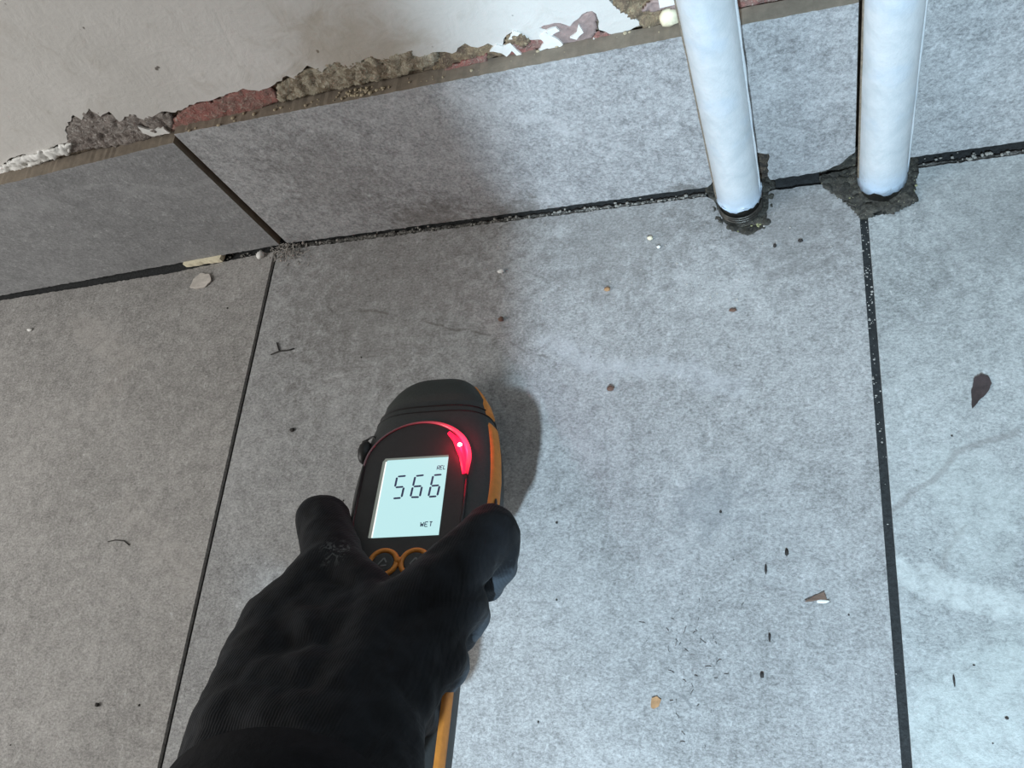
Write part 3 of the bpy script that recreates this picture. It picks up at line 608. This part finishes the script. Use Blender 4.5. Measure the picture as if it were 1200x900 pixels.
# ================================================================ DEBRIS ON THE FLOOR
M_cream = plain('cream_chip', (232, 224, 196), .7, nscale=300, namp=.15, bump=.3)
M_dust = plain('grey_dust', (176, 172, 166), .9, nscale=500, namp=.3)
M_leaf = plain('dark_brown_leaf', (58, 48, 48), .7, nscale=300, namp=.35, bump=.3)
M_dark = plain('dark_speck', (48, 44, 42), .8)
M_rust = plain('rust_brown_crumb', (104, 78, 66), .8)
M_tan = plain('tan_leaf_scrap', (168, 130, 92), .7, nscale=400, namp=.3)
def lump(name, px, py, r, mat, label, cat, sc=(1, 1, .6), z=None, group=None, seed=0, base=0.0, y=None):
    p = on_floor(px, py) if y is None else y
    bm = bmesh.new(); ball(bm, (0, 0, 0), 1, 2)
    for v_ in bm.verts:
        v_.co *= 1+.38*mnoise.noise(v_.co*1.6+Vector((seed*3.1, 0, 0)))
        v_.co = Vector((v_.co.x*r*sc[0], v_.co.y*r*sc[1], v_.co.z*r*sc[2]))
    mz = min(v_.co.z for v_ in bm.verts)
    for v_ in bm.verts: v_.co.z -= mz
    o = obj(name, bm, mat, None, True); o.location = (p.x, p.y, p.z+base); tag(o, label, cat, group); return o
def scrap(name, px, mat, label, cat, thick=.0005, curl=.001, group=None, z0=.0001, seed=0):
    pts = [on_floor(*p) for p in px]; c = sum(pts, Vector())/len(pts)
    def f(x, y, h):
        d = (Vector((x, y, 0))-Vector((c.x, c.y, 0))); return Vector((d.x, d.y, z0+h+curl*(d.length/.006)**2))
    bm = bmesh.new(); prism(bm, [(p.x, p.y) for p in pts], 0, thick, f=f, jag=.0002, step=.001, seed=seed)
    m = min(v_.co.z for v_ in bm.verts)
    for v_ in bm.verts: v_.co.z -= m-.0001
    o = obj(name, bm, mat); o.location = (c.x, c.y, 0); tag(o, label, cat, group); return o
# cream spacer stuck in the joint
pc = on_floor(242, 304); bm = bmesh.new()
prism(bm, [(-.0145, -.0036), (.0135, -.0034), (.0145, .0024), (-.0115, .0032), (-.0150, .0005)], 0, .0035, jag=.0004, step=.002, seed=4)
o = obj('tile_spacer', bm, M_cream); o.location = (pc.x, pc.y-.0002, .0001); o.rotation_euler[2] = .02; tag(o, 'cream wedge-shaped chip lodged in the joint under the left skirting tile', 'chip')
b = o.modifiers.new('edge', 'BEVEL'); b.width = .0006; b.segments = 2
scrap('plaster_flake', [(224, 338), (228, 328), (236, 321), (247, 322), (249, 330), (241, 337), (231, 339)], plain('pale_grey_flake', (196, 190, 182), .8, nscale=300, namp=.15), 'curved pale grey flake on the floor just below the cream chip', 'flake', .0007, .0006)
lump('plaster_crumb', 307, 300, .0028, M_white, 'white crumb on the left tile beside the dust clump', 'crumb', seed=2)
lump('plaster_crumb', 789, 33, .0042, M_cream, 'cream yellow lump of plaster on the skirting ledge beside the left pipe', 'crumb', sc=(1, .8, 1), seed=5, y=Vector((-.0495, .2672, .1050)))
scrap('seed_leaf', [(1139, 480), (1138, 460), (1142, 443), (1150, 439), (1158, 442), (1162, 450), (1157, 460), (1147, 470)], M_leaf, 'dark brown teardrop-shaped leaf on the right floor tile', 'leaf', .0005, .0004)
scrap('leaf_scrap', [(943, 706), (955, 698), (966, 694), (969, 703), (955, 704)], plain('brown_curled_scrap', (112, 92, 80), .7), 'brown curled three-cornered scrap near the right grout joint', 'leaf scrap', .0005, .0010)
o = lump('plaster_crumb', 964, 705, .0012, M_white, 'bright white sliver under the brown curled scrap', 'crumb', sc=(2.2, .7, .5), seed=3)
scrap('leaf_scrap', [(763, 829), (764, 818), (770, 816), (775, 820), (772, 828), (766, 831)], M_tan, 'tan orange scrap on the middle tile, nearest the bottom edge', 'leaf scrap', .0005, .0008)
def twig(name, lines, rad, label, cat, mat=M_dark):
    bm = bmesh.new(); c = on_floor(*lines[0][0])
    for ln in lines: tube(bm, [on_floor(*p)-c+Vector((0, 0, rad+.0001)) for p in ln], rad, 6)
    o = obj(name, bm, mat, None, True); o.location = c; tag(o, label, cat); return o
twig('twig', [[(318, 416), (328, 412), (338, 411), (345, 409)], [(325, 402), (328, 412)]], .0004, 'small forked dark twig on the tile above left of the meter', 'twig')
twig('hair', [[(127, 635), (136, 633), (146, 634), (152, 639)]], .0003, 'short curved dark hair lying on the left floor tile', 'hair')
for px, py, r, m, sc, lab in ((922, 648, .0010, M_dark, (.8, 1.5, .6), 'dark oval grit speck, uppermost of the dark specks left of the right grout joint'),
    (897.5, 667, .0010, M_dark, (.5, 2.1, .5), 'dark upright sliver just below left of the uppermost dark speck'),
    (902, 747, .0010, M_dark, (.5, 1.8, .5), 'dark pointed sliver halfway down the middle tile below the curled scrap'),
    (893, 791, .0010, M_dark, (.8, 1.2, .6), 'dark grit speck lowest of those below the curled scrap'),
    (716, 456, .0016, M_rust, (1.1, .9, .6), 'rust brown crumb on the middle tile right of the meter nose'),
    (712, 340, .0014, M_tan, (1.1, .9, .6), 'orange brown crumb on the middle tile below the skirting'),
    (588, 375, .0016, M_rust, (.9, .9, .6), 'brown crumb at the torchlight edge above the meter nose'),
    (588, 319, .0016, M_white, (1.2, .8, .6), 'white crumb at the torchlight edge near the skirting'),
    (762, 280, .0013, M_cream, (1.1, .9, .7), 'yellowish crumb on the middle tile left of the left pipe'),
    (772, 290, .0010, M_white, (1.1, .9, .7), 'small white crumb just below the yellowish one'),
    (938, 283, .0010, M_dark, (1.2, .9, .6), 'dark speck on the tile between the two pipes'),
    (908, 289, .0010, M_dark, (.8, 1.0, .6), 'dark speck on the tile below the left pipe hole'),
    (36, 387, .0016, M_white, (1.5, .7, .5), 'white chip on the left floor tile near the left edge'),
    (859, 364, .0013, M_rust, (1.3, .8, .5), 'brown speck on the middle tile below the pipes'),
    (343, 504, .0014, M_dark, (1.1, .8, .5), 'dark speck on the tile left of the meter'),
    (115, 826, .0013, M_dark, (1.0, .9, .6), 'dark speck on the left floor tile near the bottom edge'),
    (1118, 798, .0008, M_dark, (.5, 2.4, .5), 'thin dark sliver on the right floor tile')):
    lump('plaster_crumb' if m in (M_white, M_cream) else 'grit_speck', px, py, r, m, lab, 'crumb' if m in (M_white, M_cream) else 'speck', sc=sc, seed=px)
# fibres and fluff nobody could count
def stuff(name, gen, mat, label, cat):
    bm = bmesh.new(); gen(bm); o = obj(name, bm, mat); tag(o, label, cat, kind='stuff'); return o
rnd = random.Random(11)
def fibre(bm, c, L, rad, lift=.0006):
    a = rnd.uniform(0, 6.28); p = Vector(c); pts = [p]
    for k in range(3):
        a += rnd.uniform(-.5, .5); p = p+Vector((math.cos(a)*L/3, math.sin(a)*L/3, rnd.uniform(-.3, .3)*lift)); p.z = max(p.z, rad); pts.append(p)
    tube(bm, pts, rad, 4)
def gen(bm):
    for k in range(170):
        c = on_floor(rnd.gauss(338, 10), rnd.gauss(296, 7)); c.z = rnd.uniform(.0002, .0030); fibre(bm, c, rnd.uniform(.001, .004), .00020, .002)
    for k in range(26):
        c = on_floor(rnd.gauss(338, 9), rnd.gauss(294, 5)); c.z = rnd.uniform(.0004, .0018); ball(bm, c, rnd.uniform(.0003, .0008), 1)
stuff('dust_clump', gen, M_dust, 'clump of grey fluff in the corner where the floor joint meets the skirting', 'dust')
def gen(bm):
    for k in range(26):
        x = rnd.gauss(812, 22); y = rnd.gauss(762, 32); c = on_floor(x, y, .0002); fibre(bm, c, rnd.uniform(.001, .003), .00012, .0001)
    for k in range(14):
        c = on_floor(rnd.uniform(780, 870), rnd.uniform(690, 880), .0003); fibre(bm, c, rnd.uniform(.001, .002), .00012, .0001)
stuff('short_hairs', gen, M_dark, 'scatter of short dark hairs on the lower middle tile', 'hairs')
def crumbs(bm, n_, f, rmin, rmax):
    for k in range(n_):
        c = f(); r = rmin+(rmax-rmin)*rnd.random()**2; ball(bm, c+Vector((0, 0, r*.5)), r, 1, (rnd.uniform(.7, 1.5), rnd.uniform(.7, 1.4), .7))
def along(x0, x1, y, z, dy=.0012): return lambda: Vector((rnd.uniform(x0, x1), y+rnd.gauss(0, dy), z))
stuff('joint_crumbs', lambda bm: (crumbs(bm, 240, along(-.295, -.05, .2575, -.0012), .0003, .0009), crumbs(bm, 50, along(.045, .12, .2605, -.0010), .0003, .0009), crumbs(bm, 40, along(-.37, -.31, .2555, -.0015), .0003, .0009)),
      plain('grey_white_crumbs', (150, 148, 142), .9), 'grey white crumbs along the joint between floor and skirting', 'crumbs')
stuff('grout_crumbs', lambda bm: crumbs(bm, 85, lambda: Vector((GR+rnd.uniform(-.0014, .0014), .235-abs(rnd.gauss(0, .07)), -.0022)), .00015, .0005), M_dust, 'tiny white crumbs in the dark grout joint below the right pipe', 'crumbs')
stuff('floor_grit', lambda bm: crumbs(bm, 90, lambda: on_floor(rnd.uniform(560, 1000), 262+abs(rnd.gauss(0, 70))), .00015, .0005), M_dust, 'fine pale grit scattered on the middle tile below the skirting', 'grit')
stuff('dark_grit', lambda bm: crumbs(bm, 35, lambda: on_floor(rnd.uniform(10, 1190), rnd.uniform(350, 890)), .0002, .0006), M_dark, 'fine dark grit scattered over the floor tiles', 'grit')
stuff('ledge_crumbs', lambda bm: crumbs(bm, 90, lambda: (lambda x: Vector((x, yp(x)-rnd.uniform(.0005, .0055), .1046)))(rnd.choice((rnd.uniform(-.29, -.03), rnd.gauss(-.19, .008)))), .0003, .0010), plain('sandy_crumbs', (172, 160, 136), .9), 'sandy plaster crumbs along the top ledge of the skirting', 'crumbs')
stuff('hole_crumbs', lambda bm: (crumbs(bm, 70, lambda: (lambda a_, q: Vector((-.0315+q*math.cos(a_), .2465+q*math.sin(a_), -.0012)))(rnd.uniform(3.4, 6.0), rnd.uniform(.0105, .0135)), .0003, .0009), crumbs(bm, 40, lambda: (lambda a_, q: Vector((.031+q*math.cos(a_), .2495+q*math.sin(a_), .0008)))(rnd.uniform(3.2, 6.2), rnd.uniform(.0110, .0150)), .0003, .0008)), plain('greenish_crumbs', (150, 150, 112), .9), 'greenish crumbs of mortar round the feet of the pipes', 'crumbs')
